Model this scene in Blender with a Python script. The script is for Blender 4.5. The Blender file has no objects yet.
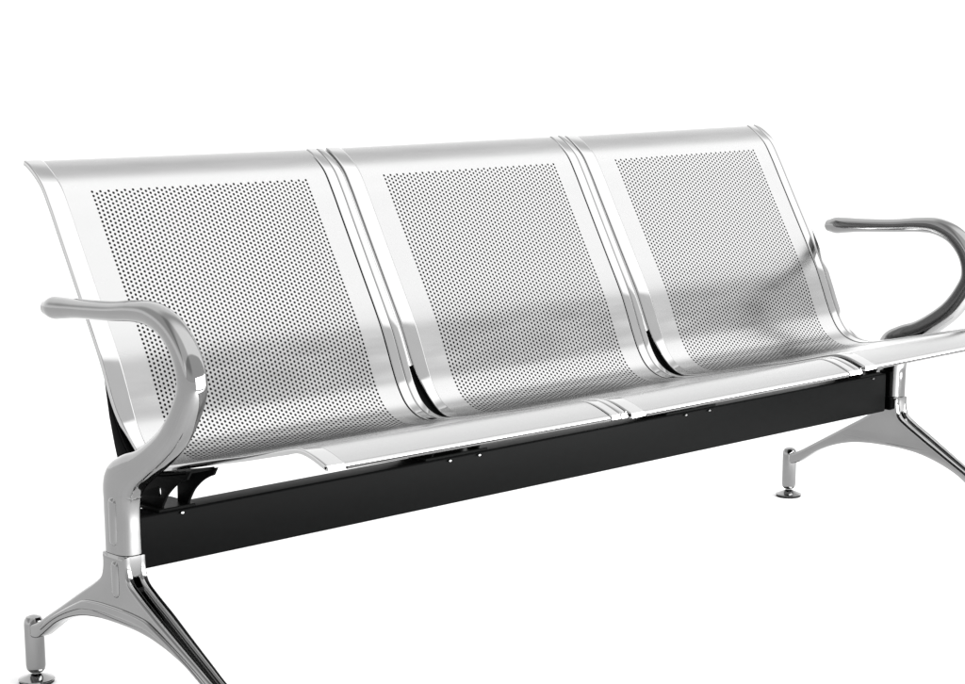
import bpy, bmesh, math
import numpy as np
from mathutils import Matrix, Vector

# ------------------------------------------------------------------ camera
scene = bpy.context.scene
scene.unit_settings.system = 'METRIC'
CAM_POS = (-1.5518, -2.2716, 0.91976)
YAW, PITCH = 0.77627, 0.215986
cam_data = bpy.data.cameras.new('camera')
cam_data.sensor_width = 36.0
cam_data.lens = 2051.289 / 965.0 * 36.0
cam_data.shift_x = -(517.607 - 482.5) / 965.0
cam_data.shift_y = (483.379 - 342.0) / 965.0
cam_data.clip_start, cam_data.clip_end = 0.05, 400.0
cam = bpy.data.objects.new('camera', cam_data)
scene.collection.objects.link(cam)
fwd = Vector((math.cos(PITCH) * math.sin(YAW), math.cos(PITCH) * math.cos(YAW), -math.sin(PITCH)))
right = Vector((math.cos(YAW), -math.sin(YAW), 0.0))
up = right.cross(fwd)
m = Matrix((right, up, -fwd)).transposed().to_4x4()
m.translation = Vector(CAM_POS)
cam.matrix_world = m
scene.camera = cam

# ------------------------------------------------------------------ studio light (world)
world = bpy.data.worlds.new('World')
scene.world = world
world.use_nodes = True
wt = world.node_tree
wt.nodes.clear()


def wn(kind, **kw):
    n = wt.nodes.new(kind)
    for k, v in kw.items():
        setattr(n, k, v)
    return n


def wmath(op, a, b=None, clamp=False):
    n = wn('ShaderNodeMath', operation=op, use_clamp=clamp)
    for i, v in enumerate((a, b)):
        if v is None:
            continue
        if isinstance(v, (int, float)):
            n.inputs[i].default_value = v
        else:
            wt.links.new(v, n.inputs[i])
    return n.outputs[0]


def wstep(val, lo, hi):
    n = wn('ShaderNodeMapRange', interpolation_type='SMOOTHSTEP')
    wt.links.new(val, n.inputs[0])
    n.inputs[1].default_value, n.inputs[2].default_value = lo, hi
    return n.outputs[0]


tc = wn('ShaderNodeTexCoord')
sep = wn('ShaderNodeSeparateXYZ')
wt.links.new(tc.outputs['Generated'], sep.inputs[0])
DX, DY, DZ = sep.outputs
# angle round the bench's long axis: 0 = level in front, 90 = overhead, 180 = level behind
phi = wmath('ARCTAN2', wmath('ABSOLUTE', DZ), wmath('MULTIPLY', DY, -1.0))
deg = math.radians
A_FRONT, A_BOX, A_TOP, A_BACK = 1.15, 2.6, 1.1, 1.85
soft_on = wstep(phi, deg(40.5), deg(43.5))          # lower edge of the overhead softbox
soft_off = wstep(phi, deg(80), deg(104))           # it fades out behind the bench
back_on = wstep(phi, deg(108), deg(123))            # pale studio wall behind
v = wmath('ADD', A_FRONT, wmath('MULTIPLY', soft_on, A_BOX - A_FRONT))
v = wmath('ADD', v, wmath('MULTIPLY', soft_off, A_TOP - A_BOX))
v = wmath('ADD', v, wmath('MULTIPLY', back_on, A_BACK - A_TOP))
# upper left of the world dimmed, added for dark reflections in the castings
dark_left = wmath('MULTIPLY', wstep(DX, -0.15, -0.45), wstep(DZ, 0.12, 0.34))
v = wmath('MULTIPLY', v, wmath('SUBTRACT', 1.0, wmath('MULTIPLY', dark_left, 0.45)))
bg = wn('ShaderNodeBackground')
wt.links.new(v, bg.inputs['Strength'])
bg.inputs['Color'].default_value = (1, 1, 1, 1)
wo = wn('ShaderNodeOutputWorld')
wt.links.new(bg.outputs[0], wo.inputs[0])


def area(name, loc, target, sx, sy, power):
    l = bpy.data.lights.new(name, 'AREA')
    l.shape, l.size, l.size_y, l.energy = 'RECTANGLE', sx, sy, power
    o = bpy.data.objects.new(name, l)
    scene.collection.objects.link(o)
    o.location = loc
    o.rotation_euler = (Vector(target) - Vector(loc)).to_track_quat('-Z', 'Y').to_euler()
    return o


area('added_front_fill', (1.15, -1.15, 0.36), (0.95, -0.50, 0.0), 2.2, 0.6, 80)  # added low fill lamp, brightens the post fronts and lifts the floor shadow

scene.render.engine = 'CYCLES'
scene.cycles.use_denoising = True
scene.cycles.max_bounces = 10
scene.view_settings.view_transform = 'Standard'
scene.view_settings.look = 'None'
scene.view_settings.exposure = 0.0
scene.view_settings.gamma = 1.0


# ------------------------------------------------------------------ materials
def metal(name, col, rough, noise_scale=40.0, rough_var=0.06, col_var=0.04, bump=0.0, stretch=(1, 1, 1)):
    mt = bpy.data.materials.new(name)
    mt.use_nodes = True
    nt = mt.node_tree
    b = nt.nodes['Principled BSDF']
    b.inputs['Metallic'].default_value = 1.0
    tcn = nt.nodes.new('ShaderNodeTexCoord')
    mp = nt.nodes.new('ShaderNodeMapping')
    mp.inputs['Scale'].default_value = stretch
    nt.links.new(tcn.outputs['Object'], mp.inputs[0])
    nz = nt.nodes.new('ShaderNodeTexNoise')
    nz.inputs['Scale'].default_value = noise_scale
    nz.inputs['Detail'].default_value = 4
    nt.links.new(mp.outputs[0], nz.inputs['Vector'])
    r = nt.nodes.new('ShaderNodeMapRange')
    r.inputs[1].default_value, r.inputs[2].default_value = 0.3, 0.7
    r.inputs[3].default_value, r.inputs[4].default_value = max(0.01, rough - rough_var), rough + rough_var
    nt.links.new(nz.outputs['Fac'], r.inputs[0])
    nt.links.new(r.outputs[0], b.inputs['Roughness'])
    mx = nt.nodes.new('ShaderNodeMix')
    mx.data_type = 'RGBA'
    mx.inputs[6].default_value = (*[c * (1 - col_var) for c in col], 1)
    mx.inputs[7].default_value = (*[min(1, c * (1 + col_var)) for c in col], 1)
    nt.links.new(nz.outputs['Fac'], mx.inputs[0])
    nt.links.new(mx.outputs[2], b.inputs['Base Color'])
    if bump:
        bn = nt.nodes.new('ShaderNodeBump')
        bn.inputs['Strength'].default_value = bump
        bn.inputs['Distance'].default_value = 0.001
        nt.links.new(nz.outputs['Fac'], bn.inputs['Height'])
        nt.links.new(bn.outputs[0], b.inputs['Normal'])
    return mt


def paint(name, col, rough, spec=0.15, noise_scale=120.0, bump=0.05):
    mt = bpy.data.materials.new(name)
    mt.use_nodes = True
    nt = mt.node_tree
    b = nt.nodes['Principled BSDF']
    b.inputs['Specular IOR Level'].default_value = spec
    tcn = nt.nodes.new('ShaderNodeTexCoord')
    nz = nt.nodes.new('ShaderNodeTexNoise')
    nz.inputs['Scale'].default_value = noise_scale
    nz.inputs['Detail'].default_value = 3
    nt.links.new(tcn.outputs['Object'], nz.inputs['Vector'])
    r = nt.nodes.new('ShaderNodeMapRange')
    r.inputs[3].default_value, r.inputs[4].default_value = rough - 0.06, rough + 0.06
    nt.links.new(nz.outputs['Fac'], r.inputs[0])
    nt.links.new(r.outputs[0], b.inputs['Roughness'])
    mx = nt.nodes.new('ShaderNodeMix')
    mx.data_type = 'RGBA'
    mx.inputs[6].default_value = (*[c * 0.85 for c in col], 1)
    mx.inputs[7].default_value = (*[min(0.92, c * 1.2) for c in col], 1)
    nt.links.new(nz.outputs['Fac'], mx.inputs[0])
    nt.links.new(mx.outputs[2], b.inputs['Base Color'])
    bn = nt.nodes.new('ShaderNodeBump')
    bn.inputs['Strength'].default_value = bump
    bn.inputs['Distance'].default_value = 0.0005
    nt.links.new(nz.outputs['Fac'], bn.inputs['Height'])
    nt.links.new(bn.outputs[0], b.inputs['Normal'])
    return mt


M_SHELL = metal('satin_steel', (0.375, 0.375, 0.375), 0.25, 18, 0.03, 0.04, 0.0, (0.5, 3, 3))
M_TRIM = metal('polished_steel', (0.40, 0.40, 0.40), 0.08, 25, 0.03, 0.03)
M_HEM = metal('raw_sheet_edge', (0.035, 0.035, 0.035), 0.35, 60, 0.06, 0.1)
M_CAST = metal('polished_cast_aluminium', (0.235, 0.235, 0.235), 0.07, 11, 0.03, 0.10, 0.28)
M_CHROME = metal('chrome', (0.22, 0.22, 0.22), 0.12, 30, 0.03, 0.03)
M_BLACK = paint('black_powder_coat', (0.0030, 0.0031, 0.0031), 0.38, 0.012)
M_HOLE_SHADE = paint('hole_shade_black', (0.022, 0.022, 0.022), 0.7, 0.05)  # shade inside the perforations, put into a dark colour
M_RUBBER = paint('black_rubber', (0.012, 0.012, 0.012), 0.7, 0.1)
M_FLOOR = paint('white_studio_paper', (0.88, 0.88, 0.88), 0.9, 0.0, 3.0, 0.0)


# ------------------------------------------------------------------ helpers
def link(name, me, mat, parent=None):
    o = bpy.data.objects.new(name, me)
    if mat and not me.materials:
        me.materials.append(mat)
    scene.collection.objects.link(o)
    if parent:
        o.parent = parent
    return o


def mesh_from(name, verts, faces, smooth=True, angle=None):
    me = bpy.data.meshes.new(name)
    me.from_pydata([tuple(map(float, v)) for v in verts], [], [tuple(f) for f in faces])
    me.validate()
    bm = bmesh.new()
    bm.from_mesh(me)
    bmesh.ops.remove_doubles(bm, verts=bm.verts, dist=1e-6)
    bm.to_mesh(me)
    bm.free()
    if smooth:
        me.shade_smooth()
        if angle is not None:
            me.set_sharp_from_angle(angle=math.radians(angle))
    return me


def catmull(P, n, closed=False):
    """resample a polyline of k-dim points with a centripetal-like Catmull-Rom spline"""
    P = np.asarray(P, float)
    N = len(P)
    out = []
    segs = N if closed else N - 1
    for i in range(segs):
        g = (lambda j: P[j % N]) if closed else (lambda j: P[min(max(j, 0), N - 1)])
        p0, p1, p2, p3 = g(i - 1), g(i), g(i + 1), g(i + 2)
        if not closed and i == 0:
            p0 = 2 * p1 - p2
        if not closed and i == segs - 1:
            p3 = 2 * p2 - p1
        d = lambda a, b: max(np.linalg.norm((b - a)[:2]) ** 0.5, 1e-6)
        t0 = 0
        t1 = t0 + d(p0, p1)
        t2 = t1 + d(p1, p2)
        t3 = t2 + d(p2, p3)
        for k in range(n):
            t = t1 + (t2 - t1) * k / n
            a1 = (t1 - t) / (t1 - t0) * p0 + (t - t0) / (t1 - t0) * p1
            a2 = (t2 - t) / (t2 - t1) * p1 + (t - t1) / (t2 - t1) * p2
            a3 = (t3 - t) / (t3 - t2) * p2 + (t - t2) / (t3 - t2) * p3
            b1 = (t2 - t) / (t2 - t0) * a1 + (t - t0) / (t2 - t0) * a2
            b2 = (t3 - t) / (t3 - t1) * a2 + (t - t1) / (t3 - t1) * a3
            out.append((t2 - t) / (t2 - t1) * b1 + (t - t1) / (t2 - t1) * b2)
    if not closed:
        out.append(P[-1])
    return np.array(out)


def loops_mesh(name, loops, caps=True, angle=40):
    """skin a list of closed rings (each n x 3)"""
    n = len(loops[0])
    verts = [v for l in loops for v in l]
    faces = []
    for i in range(len(loops) - 1):
        for j in range(n):
            a, b = i * n + j, i * n + (j + 1) % n
            faces.append((a, b, b + n, a + n))
    if caps:
        faces.append(tuple(range(n))[::-1])
        faces.append(tuple(range((len(loops) - 1) * n, len(loops) * n)))
    me = mesh_from(name, verts, faces, True, angle)
    fix_normals(me)
    return me


def fix_normals(me):
    bm = bmesh.new()
    bm.from_mesh(me)
    bmesh.ops.recalc_face_normals(bm, faces=bm.faces)
    bm.to_mesh(me)
    bm.free()


def superellipse(n, e):
    t = np.linspace(0, 2 * math.pi, n, endpoint=False)
    c, s = np.cos(t), np.sin(t)
    return np.sign(c) * np.abs(c) ** (2 / e), np.sign(s) * np.abs(s) ** (2 / e)


def outline_mesh(name, splines, x0, x1, bevel=0.0, res=3):
    """fill 2-D (y, z) outlines (first outer, then holes) and give them thickness x0..x1 with rounded edges"""
    cu = bpy.data.curves.new(name, 'CURVE')
    cu.dimensions = '2D'
    cu.fill_mode = 'BOTH'
    cu.extrude = (x1 - x0) / 2 - bevel
    cu.bevel_depth = bevel
    cu.bevel_resolution = res
    cu.offset = -bevel
    for P in splines:
        sp = cu.splines.new('POLY')
        sp.points.add(len(P) - 1)
        for q, (y, z) in zip(sp.points, P):
            q.co = (y, z, 0, 1)
        sp.use_cyclic_u = True
    tmp = bpy.data.objects.new('tmp', cu)
    scene.collection.objects.link(tmp)
    dg = bpy.context.evaluated_depsgraph_get()
    me = bpy.data.meshes.new_from_object(tmp.evaluated_get(dg))
    bpy.data.objects.remove(tmp)
    bpy.data.curves.remove(cu)
    me.name = name
    me.materials.clear()
    xc = (x0 + x1) / 2
    for vtx in me.vertices:       # curve (a, b, c) -> world (y=a, z=b, x=c)
        a, b, c = vtx.co
        vtx.co = (xc + c, a, b)
    bm = bmesh.new()
    bm.from_mesh(me)
    bmesh.ops.remove_doubles(bm, verts=bm.verts, dist=1e-5)
    bmesh.ops.recalc_face_normals(bm, faces=bm.faces)
    bm.to_mesh(me)
    bm.free()
    me.shade_smooth()
    me.set_sharp_from_angle(angle=math.radians(38))
    return me


def join_meshes(name, meshes):
    bm = bmesh.new()
    for me in meshes:
        bm.from_mesh(me)
    out = bpy.data.meshes.new(name)
    bm.to_mesh(out)
    bm.free()
    out.shade_smooth()
    out.set_sharp_from_angle(angle=math.radians(38))
    for me in meshes:
        bpy.data.meshes.remove(me)
    return out


def rbox(name, lo, hi, r=0.002, seg=2):
    bm = bmesh.new()
    bmesh.ops.create_cube(bm, size=1.0)
    for vtx in bm.verts:
        for k in range(3):
            vtx.co[k] = lo[k] + (vtx.co[k] + 0.5) * (hi[k] - lo[k])
    if r:
        bmesh.ops.bevel(bm, geom=list(bm.edges), offset=r, segments=seg, affect='EDGES', profile=0.5)
    me = bpy.data.meshes.new(name)
    bm.to_mesh(me)
    bm.free()
    me.shade_smooth()
    me.set_sharp_from_angle(angle=math.radians(50))
    return me


def lathe(name, prof, cx, cy, n=40, axis='z'):
    loops = []
    t = np.linspace(0, 2 * math.pi, n, endpoint=False)
    for r, h in prof:
        if axis == 'z':
            loops.append(np.c_[cx + r * np.cos(t), cy + r * np.sin(t), np.full(n, h)])
        else:   # along y: cx = x, cy = z, h = y
            loops.append(np.c_[cx + r * np.cos(t), np.full(n, h), cy + r * np.sin(t)])
    return loops_mesh(name, loops, True, 35)


# ------------------------------------------------------------------ floor
fl = mesh_from('floor', [(-150, -150, 0), (150, -150, 0), (150, 150, 0), (-150, 150, 0)], [(0, 1, 2, 3)], False)
floor = link('floor', fl, M_FLOOR)
floor['kind'] = 'structure'
floor['label'] = 'plain white studio floor under the bench'

# ------------------------------------------------------------------ the bench
W, SW = 0.55, 0.545            # seat pitch, seat width
bench = bpy.data.objects.new('waiting_bench', None)
scene.collection.objects.link(bench)
bench.location = (0.82, 0.02, 0.0)
bench['label'] = 'silver three-seat waiting bench of perforated steel with curved chrome armrests on a black beam'
bench['category'] = 'bench'
ORG = Vector((0.82, 0.02, 0.0))


def part(name, me, mat, parent=None):
    """part of the bench: mesh given in world coordinates"""
    if parent is None:
        me.transform(Matrix.Translation(-ORG))
        return link(name, me, mat, bench)
    off = ORG + Vector(parent.location)
    me.transform(Matrix.Translation(-off))
    return link(name, me, mat, parent)


# seat profile in (y, z): top roll, back, lumbar, bend, pan, front roll
PROF = [(.3065, .7415), (.3020, .7400), (.2840, .7292), (.262, .7105), (.243, .6815), (.2225, .645), (.204, .612),
        (.1725, .556), (.1415, .501), (.1275, .474), (.1145, .444), (.1035, .417), (.0885, .3855), (.072, .3635), (.051, .350),
        (.026, .3445), (.0, .3465), (-.05, .3565), (-.12, .3725), (-.19, .388), (-.25, .4025), (-.285, .4115), (-.303, .4147), (-.319, .4133), (-.336, .4087), (-.350, .4035), (-.3575, .4005), (-.3605, .3990), (-.3615, .3975), (-.3600, .3963), (-.354, .3962)]
FINE = catmull(PROF, 14)
SEG = np.r_[0, np.cumsum(np.linalg.norm(np.diff(FINE, axis=0), axis=1))]
TAN = np.gradient(FINE, SEG, axis=0)
TAN /= np.linalg.norm(TAN, axis=1)[:, None]
for _ in range(6):
    TAN[1:-1] = (TAN[:-2] + 2 * TAN[1:-1] + TAN[2:]) / 4
TAN /= np.linalg.norm(TAN, axis=1)[:, None]
STOT = SEG[-1]


def prof(s, n=0.0):
    """point on the profile at arc length s, n metres off the sitting side"""
    s = np.asarray(s, float)
    y, z = np.interp(s, SEG, FINE[:, 0]), np.interp(s, SEG, FINE[:, 1])
    ty, tz = np.interp(s, SEG, TAN[:, 0]), np.interp(s, SEG, TAN[:, 1])
    return y + n * tz, z - n * ty


# direction check: the back's sitting side must face forward (-y): tangent runs down, so (tz, -ty) = (-, +)
def s_at(y, z):
    return SEG[np.argmin((FINE[:, 0] - y) ** 2 + (FINE[:, 1] - z) ** 2)]


S_BEND = s_at(.072, .3635)


def panel_mesh():
    XA, XB = 0.030, 0.5065
    P0, P1, NC = 0.0725, 0.4675, 57
    S0 = s_at(.2550, .7012)
    PS = 0.00675
    NR = int((s_at(-.058, .3585) - S0) / PS)
    R = 0.00212
    xl = np.r_[np.linspace(XA, P0, 5)[:-1], np.linspace(P0, P1, NC + 1), np.linspace(P1, XB, 9)[1:]]
    i0 = 4
    sl = np.r_[np.linspace(0, S0, 40)[:-1], S0 + np.arange(2 * NR + 1) * PS / 2]
    j0 = 39
    S1 = sl[-1]
    sl = np.r_[sl, np.linspace(S1, STOT, 60)[1:]]
    nx, ns = len(xl), len(sl)
    vx, vs = np.meshgrid(xl, sl, indexing='ij')
    X, S = list(vx.ravel()), list(vs.ravel())
    idx = lambda i, j: i * ns + j
    faces = []
    ang = [math.radians(a) for a in (0, 45, 90, 135, 180, 225, 270, 315)]
    for i in range(nx - 1):
        for j in range(ns - 1):
            if i0 <= i < i0 + NC and j0 <= j < j0 + 2 * NR:
                continue
            faces.append((idx(i, j), idx(i + 1, j), idx(i + 1, j + 1), idx(i, j + 1)))
    for c in range(NC):
        i = i0 + c
        odd = c % 2
        if odd:
            for j in (j0, j0 + 2 * NR - 1):
                faces.append((idx(i, j), idx(i + 1, j), idx(i + 1, j + 1), idx(i, j + 1)))
        for k in range(NR - odd):
            jc = j0 + 2 * k + 1 + odd
            cx, cs = (xl[i] + xl[i + 1]) / 2, sl[jc]
            h = []
            for a in ang:
                h.append(len(X))
                X.append(cx + R * math.cos(a))
                S.append(cs + R * math.sin(a))
            bl, ml, tl = idx(i, jc - 1), idx(i, jc), idx(i, jc + 1)
            br, mr, tr = idx(i + 1, jc - 1), idx(i + 1, jc), idx(i + 1, jc + 1)
            faces += [(mr, tr, h[1], h[0]), (tr, tl, h[3], h[2], h[1]), (tl, ml, h[4], h[3]),
                      (ml, bl, h[5], h[4]), (bl, br, h[7], h[6], h[5]), (br, mr, h[0], h[7])]
    X, S = np.array(X), np.array(S)
    y, z = prof(S)
    me = bpy.data.meshes.new('seat')
    me.from_pydata(np.c_[X, y, z].tolist(), [], faces)
    me.shade_smooth()
    return me


def strip_mesh(name, cross, s0, s1, ns=150, notch=0.0):
    """extrude a cross-section of (x, n) along the profile"""
    s = np.linspace(s0, s1, ns)
    loops = []
    for si in s:
        ring = []
        b = notch * math.exp(-((si - S_BEND) / .043) ** 2)
        for x, n in cross:
            x += b * (1 - x / .0298)
            y, z = prof(si, n)
            ring.append((x, float(y), float(z)))
        loops.append(np.array(ring))
    return loops_mesh(name, loops, True, 50)


LTRIM = [(.0002, -.0058), (.0, -.004), (.0, .0), (.0005, .0009), (.0015, .0014), (.0022, .0014), (.0270, .0010), (.0280, .0009),
         (.0298, .0001), (.0298, -.0025), (.004, -.0028), (.0035, -.0058)]
RTRIM = [(.5090, -.0042), (.5090, .0), (.5095, .0008), (.5105, .0011), (.5115, .0011), (.5255, .0011), (.5265, .0010), (.5273, .0003), (.5277, -.0012),
         (.5285, -.0012), (.5289, .0004), (.5297, .0012), (.5305, .0014), (.5390, .0014), (.5405, .0012), (.5418, .0006), (.5425, -.0005),
         (.5425, -.0075), (.5395, -.0075), (.539, -.0032), (.5105, -.0044)]


def make_seat():
    shell = panel_mesh()
    parts = [('hole_shade_sheet', strip_mesh('hole_shade_sheet', [(.0150, -.0036), (.5375, -.0050), (.5375, -.0064), (.0150, -.0060)],
                                          s_at(.298, .7380), s_at(-.345, .405)), M_HOLE_SHADE),  # added dark sheet behind the shell so the holes read as shaded
             ('front_hem', rbox('front_hem', (.0305, -.3608, .3938), (.5065, -.3535, .3967), .0010, 2), M_HEM),
             ('edge_trim', strip_mesh('edge_trim', LTRIM, 0.0, STOT, notch=.010), M_TRIM),
             ('edge_trim', strip_mesh('edge_trim', RTRIM, 0.0, STOT), M_TRIM)]
    return shell, parts


shell_me, seat_parts = make_seat()
PIV = Vector((0.2725, 0.0, 0.40))
for me in [shell_me] + [p[1] for p in seat_parts]:
    me.transform(Matrix.Translation(-PIV))
SEAT_POSE = [(0.0, 0.0, 0.006), (0.0, -0.0018, -0.003), (0.0, 0.0018, -0.007)]
for i in range(3):
    dx, dz, rol = SEAT_POSE[i]
    seat = link('seat', shell_me, M_SHELL, bench)
    seat.location = Vector((i * W + dx, 0, dz)) + PIV - ORG
    seat.rotation_euler = ((0.0, 0.004, -0.003)[i], rol, 0)
    for nm, me, mt in seat_parts:
        link(nm, me, mt, seat)

# beam: rolled black box section with slightly rounded edges
XL, XR = -0.056, 1.694        # armrest / leg planes
part('beam', rbox('beam', (-0.045, 0.0, 0.2105), (1.668, 0.044, 0.2845), 0.0035, 3), M_BLACK)


# black seat brackets between beam and shells
def bracket(x, wide):
    ss = np.linspace(s_at(.122, .462), s_at(-.062, .360), 40)
    yy, zz = prof(ss, -.0095)
    top = list(zip(yy.tolist(), zz.tolist()))
    arc = catmull([(-.058, .3385), (-.047, .3345), (-.030, .3255), (-.012, .311), (-.003, .299), (.002, .2915)], 5).tolist()
    low = [(.002, .2855), (.050, .2855), (.080, .296), (.100, .3277)]
    rear = [(.111, .3615), (.121, .400)]
    poly = top + [tuple(p) for p in arc] + low + rear
    hole = [(.0066 + .0035 * math.cos(t), .3126 + .0070 * math.sin(t)) for t in np.linspace(0, 2 * math.pi, 16, endpoint=False)]
    short = [p for p in top if p[0] < .028] + [tuple(p) for p in arc] + [(.002, .2855), (.027, .2855)]
    plates = [outline_mesh('plate', [poly, hole], x - wide, x - wide + .004, 0.0006, 1),
              outline_mesh('plate', [short], x + wide - .004, x + wide, 0.0006, 1)]
    # flange under the shell and foot plate on the beam
    fl_s = np.linspace(s_at(.1025, .414), s_at(-.056, .358), 30)
    ring = []
    for s in fl_s:
        (ya, za), (yb, zb) = prof(s, -.0078), prof(s, -.0118)
        ring.append(np.array([(x - wide, ya, za), (x + wide, ya, za), (x + wide, yb, zb), (x - wide, yb, zb)], float))
    flange = loops_mesh('flange', ring, True, 40)
    foot = rbox('foot', (x - wide * 1.3, -.001, .2848), (x + wide * 1.3, .060, .2895), .001, 1)
    web = rbox('web', (x - wide + .001, .037, .2880), (x + wide - .001, .0405, .3345), .0008, 1)
    return part('seat_bracket', join_meshes('seat_bracket', plates + ([web] if wide > .03 else []) + [flange, foot]), M_BLACK)


def bolt(x, y, z, parent):
    hexa = [(.0031 * math.cos(t), .0031 * math.sin(t)) for t in np.linspace(0, 2 * math.pi, 12, endpoint=False)]
    loops = [np.array([(x + a * k, y - h, z + b * k * .55) for a, b in hexa]) for k, h in ((1, 0), (1, .003), (.85, .004))]
    me = loops_mesh('bolt', loops, True, 20)
    return part('bolt', me, M_CHROME, parent)


for x, wd in ((.0275, .0235), (W - .0025, .050), (2 * W - .0025, .050), (3 * W - .035, .0235)):
    b = bracket(x, wd)
    bolt(x + (.045 if wd > .03 else .006), -.0002, .2800, b)
    if wd > .03:
        bolt(x - .017, -.0002, .2800, b)


# ------------------------------------------------------------------ armrests
ARM = [  # y, z, half thickness in the side view, half width in x, squareness
    (.1645, .5545, .0125, .0125, 2.0), (.150, .5555, .0158, .0160, 2.0), (.130, .5570, .0152, .0165, 2.0), (.100, .5590, .0136, .0155, 2.0),
    (.050, .5615, .0128, .0150, 2.1), (.004, .5645, .0130, .0150, 2.1), (-.043, .5690, .0142, .0155, 2.2), (-.085, .5680, .0160, .0165, 2.3),
    (-.125, .5520, .0175, .0170, 2.3), (-.154, .5190, .0185, .0175, 2.4), (-.162, .4820, .0190, .0180, 2.5), (-.146, .4480, .0190, .0180, 2.5),
    (-.121, .4160, .0195, .0180, 2.6), (-.088, .3900, .0200, .0180, 2.7), (-.052, .3680, .0215, .0180, 2.8), (-.020, .3515, .0270, .0180, 2.8),
    (.0025, .3320, .0335, .0180, 2.7), (.0070, .3040, .0298, .0182, 2.7), (.0075, .2700, .0288, .0184, 2.7), (.0075, .2395, .0284, .0184, 2.8)]


def arm_mesh(xc):
    A = catmull(ARM, 7)
    c = A[:, :2]
    t = np.gradient(c, axis=0)
    t /= np.linalg.norm(t, axis=1)[:, None]
    for _ in range(3):
        t[1:-1] = (t[:-2] + t[1:-1] * 2 + t[2:]) / 4
    t /= np.linalg.norm(t, axis=1)[:, None]
    t[-8:] = (0, -1)
    nrm = np.c_[-t[:, 1], t[:, 0]]
    loops = []
    # rounded tip
    for k in (0.25, 0.5, 0.7, 0.85, 0.95):
        a0 = A[0]
        h = a0[2] * 0.85 * math.sqrt(1 - k * k)
        ca, sa = superellipse(40, 2)
        p = c[0] - t[0] * h * 0.95
        loops.append((p, nrm[0], a0[2] * k, a0[3] * k, 2.0))
    for q in range(len(A)):
        loops.append((c[q], nrm[q], A[q, 2], A[q, 3], A[q, 4]))
    rings = []
    for p, n, hn, hx, e in loops:
        ca, sa = superellipse(40, e)
        rings.append(np.c_[xc + hx * sa, p[0] + n[0] * hn * ca, p[1] + n[1] * hn * ca])
    return loops_mesh('armrest', rings, True, 50)


def pill(name, yc, z0, z1, hw, x0, x1, bev):
    P = []
    for a in np.linspace(0, math.pi, 9):
        P.append((yc + hw * math.cos(a), z1 - hw + hw * math.sin(a)))
    for a in np.linspace(math.pi, 2 * math.pi, 9):
        P.append((yc + hw * math.cos(a), z0 + hw + hw * math.sin(a)))
    return outline_mesh(name, [P], x0, x1, bev, 3)


# ------------------------------------------------------------------ leg frames
YC = .0075
UP = [(.028, .2378), (.0285, .2180), (.034, .2030), (.052, .1900), (.085, .1710), (.130, .1450), (.175, .1195), (.212, .0990), (.236, .0905)]
DN = [(.236, .0700), (.215, .0745), (.190, .0900), (.165, .1060), (.130, .1215), (.085, .1345), (.040, .1400), (.0, .1410)]


def leg_outline(shrink_top=0.0):
    up_ = catmull(UP, 5)
    dn_ = catmull(DN, 5)
    up_ = up_.copy()
    if shrink_top:
        k = np.clip((up_[:, 0] - .030) / .01, 0, 1)
        up_[:, 1] -= shrink_top * k
        up_ = up_[up_[:, 1] < .2370]
        up_ = np.vstack([[(.0, .195)], up_[up_[:, 0] > .034]])
    half = np.vstack([up_, dn_])
    rear = [(YC + a, b) for a, b in half]
    front = [(YC - a, b) for a, b in half[::-1]]
    pts = rear + front[1:]
    out = []
    for p in pts:
        if not out or math.hypot(p[0] - out[-1][0], p[1] - out[-1][1]) > 1e-4:
            out.append(p)
    if math.hypot(out[0][0] - out[-1][0], out[0][1] - out[-1][1]) < 1e-4:
        out.pop()
    return out


def band_outline(f0, f1, ymax):
    """the moulded rib that follows the arch between the two edges of the leg"""
    up_ = catmull([(.0, .185)] + UP[3:], 8)
    dn_ = catmull(DN[::-1], 8)
    ys = np.linspace(0, ymax, 26)
    zu = np.interp(ys, up_[:, 0], up_[:, 1])
    zd = np.interp(ys, dn_[:, 0], dn_[:, 1])
    a, b = zd + np.minimum(f1 * (zu - zd), .025), zd + np.minimum(f0 * (zu - zd), .011)
    half_t = list(zip(ys, a))
    half_b = list(zip(ys, b))
    pts = [(YC - y, z) for y, z in half_t[::-1]] + [(YC + y, z) for y, z in half_t[1:]]
    pts += [(YC + y, z) for y, z in half_b[::-1]] + [(YC - y, z) for y, z in half_b[1:]]
    return pts


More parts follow.
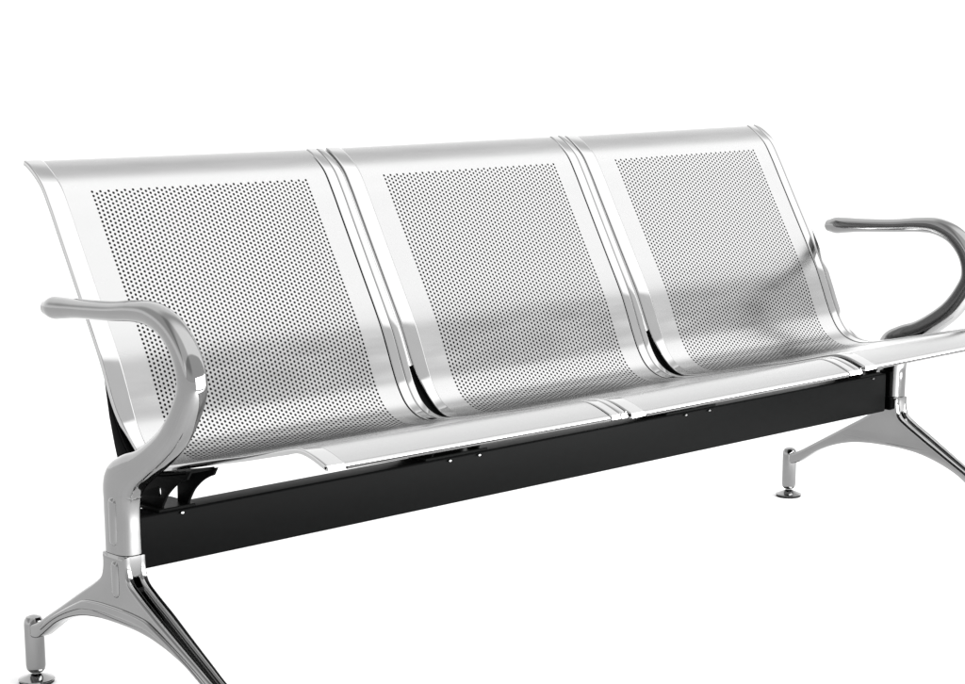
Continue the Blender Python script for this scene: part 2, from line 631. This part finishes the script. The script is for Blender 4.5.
def leg_mesh(xc, side):
    o = leg_outline()
    web = leg_outline(.0055)
    ms = [outline_mesh('plate', [o], xc - .018, xc - .0042, .0060, 5),
          outline_mesh('plate', [o], xc + .0042, xc + .018, .0060, 5),
          outline_mesh('web', [web], xc - .012, xc + .012, .001, 1),
          outline_mesh('rib', [band_outline(.30, .62, .20)], xc + side * .018 - .0040, xc + side * .018 + .0040, .0038, 4)]
    for me in ms:
        for vtx in me.vertices:
            k = max(0.0, min(1.0, (abs(vtx.co.y - YC) - .09) / .145))
            vtx.co.x = xc + (vtx.co.x - xc) * (1 - .36 * k)
    rings = []
    for h, k in ((.2385, .97), (.2378, 1), (.2120, 1), (.2085, .95), (.2075, .85)):
        ca, sa = superellipse(40, 4.0)
        rings.append(np.c_[xc + .0178 * k * sa, YC + .0282 * k * ca, np.full(40, h)])
    ms.append(loops_mesh('socket', rings, True, 40))
    ms.append(pill('pill', YC - .004, .178, .231, .0085, xc + side * .0150 - .0065, xc + side * .0150 + .0065, .0062))
    for yf in (YC + .240, YC - .240):
        ms.append(lathe('column', [(.002, .0165), (.0098, .0168), (.0134, .021), (.0143, .027), (.0143, .0875), (.0134, .0940), (.0105, .099),
                                   (.005, .1012), (.001, .1018)], xc, yf))
    return join_meshes('leg_frame', ms)


def foot_parts(xc, yf, frame):
    f = part('levelling_foot', lathe('levelling_foot', [(.0055, .0175), (.0055, .0140), (.0085, .0134), (.0095, .0128), (.0190, .0092),
                                                        (.0255, .0066), (.0262, .0054), (.0255, .0044)], xc, yf), M_CHROME, frame)
    part('rubber_pad', lathe('rubber_pad', [(.0235, .0046), (.0252, .0042), (.0250, .0008), (.0240, .0), (.001, .0)], xc, yf), M_RUBBER, frame)
    return f


for xc, side in ((XL, -1), (XR, 1)):
    lf = part('leg_frame', leg_mesh(xc, side), M_CAST)
    am = arm_mesh(xc)
    rib = pill('pill', YC - .004, .250, .318, .0085, xc + side * .0150 - .0065, xc + side * .0150 + .0065, .0062)
    part('armrest', join_meshes('armrest', [am, rib]), M_CAST)
    for yf in (YC + .240, YC - .240):
        foot_parts(xc, yf, lf)
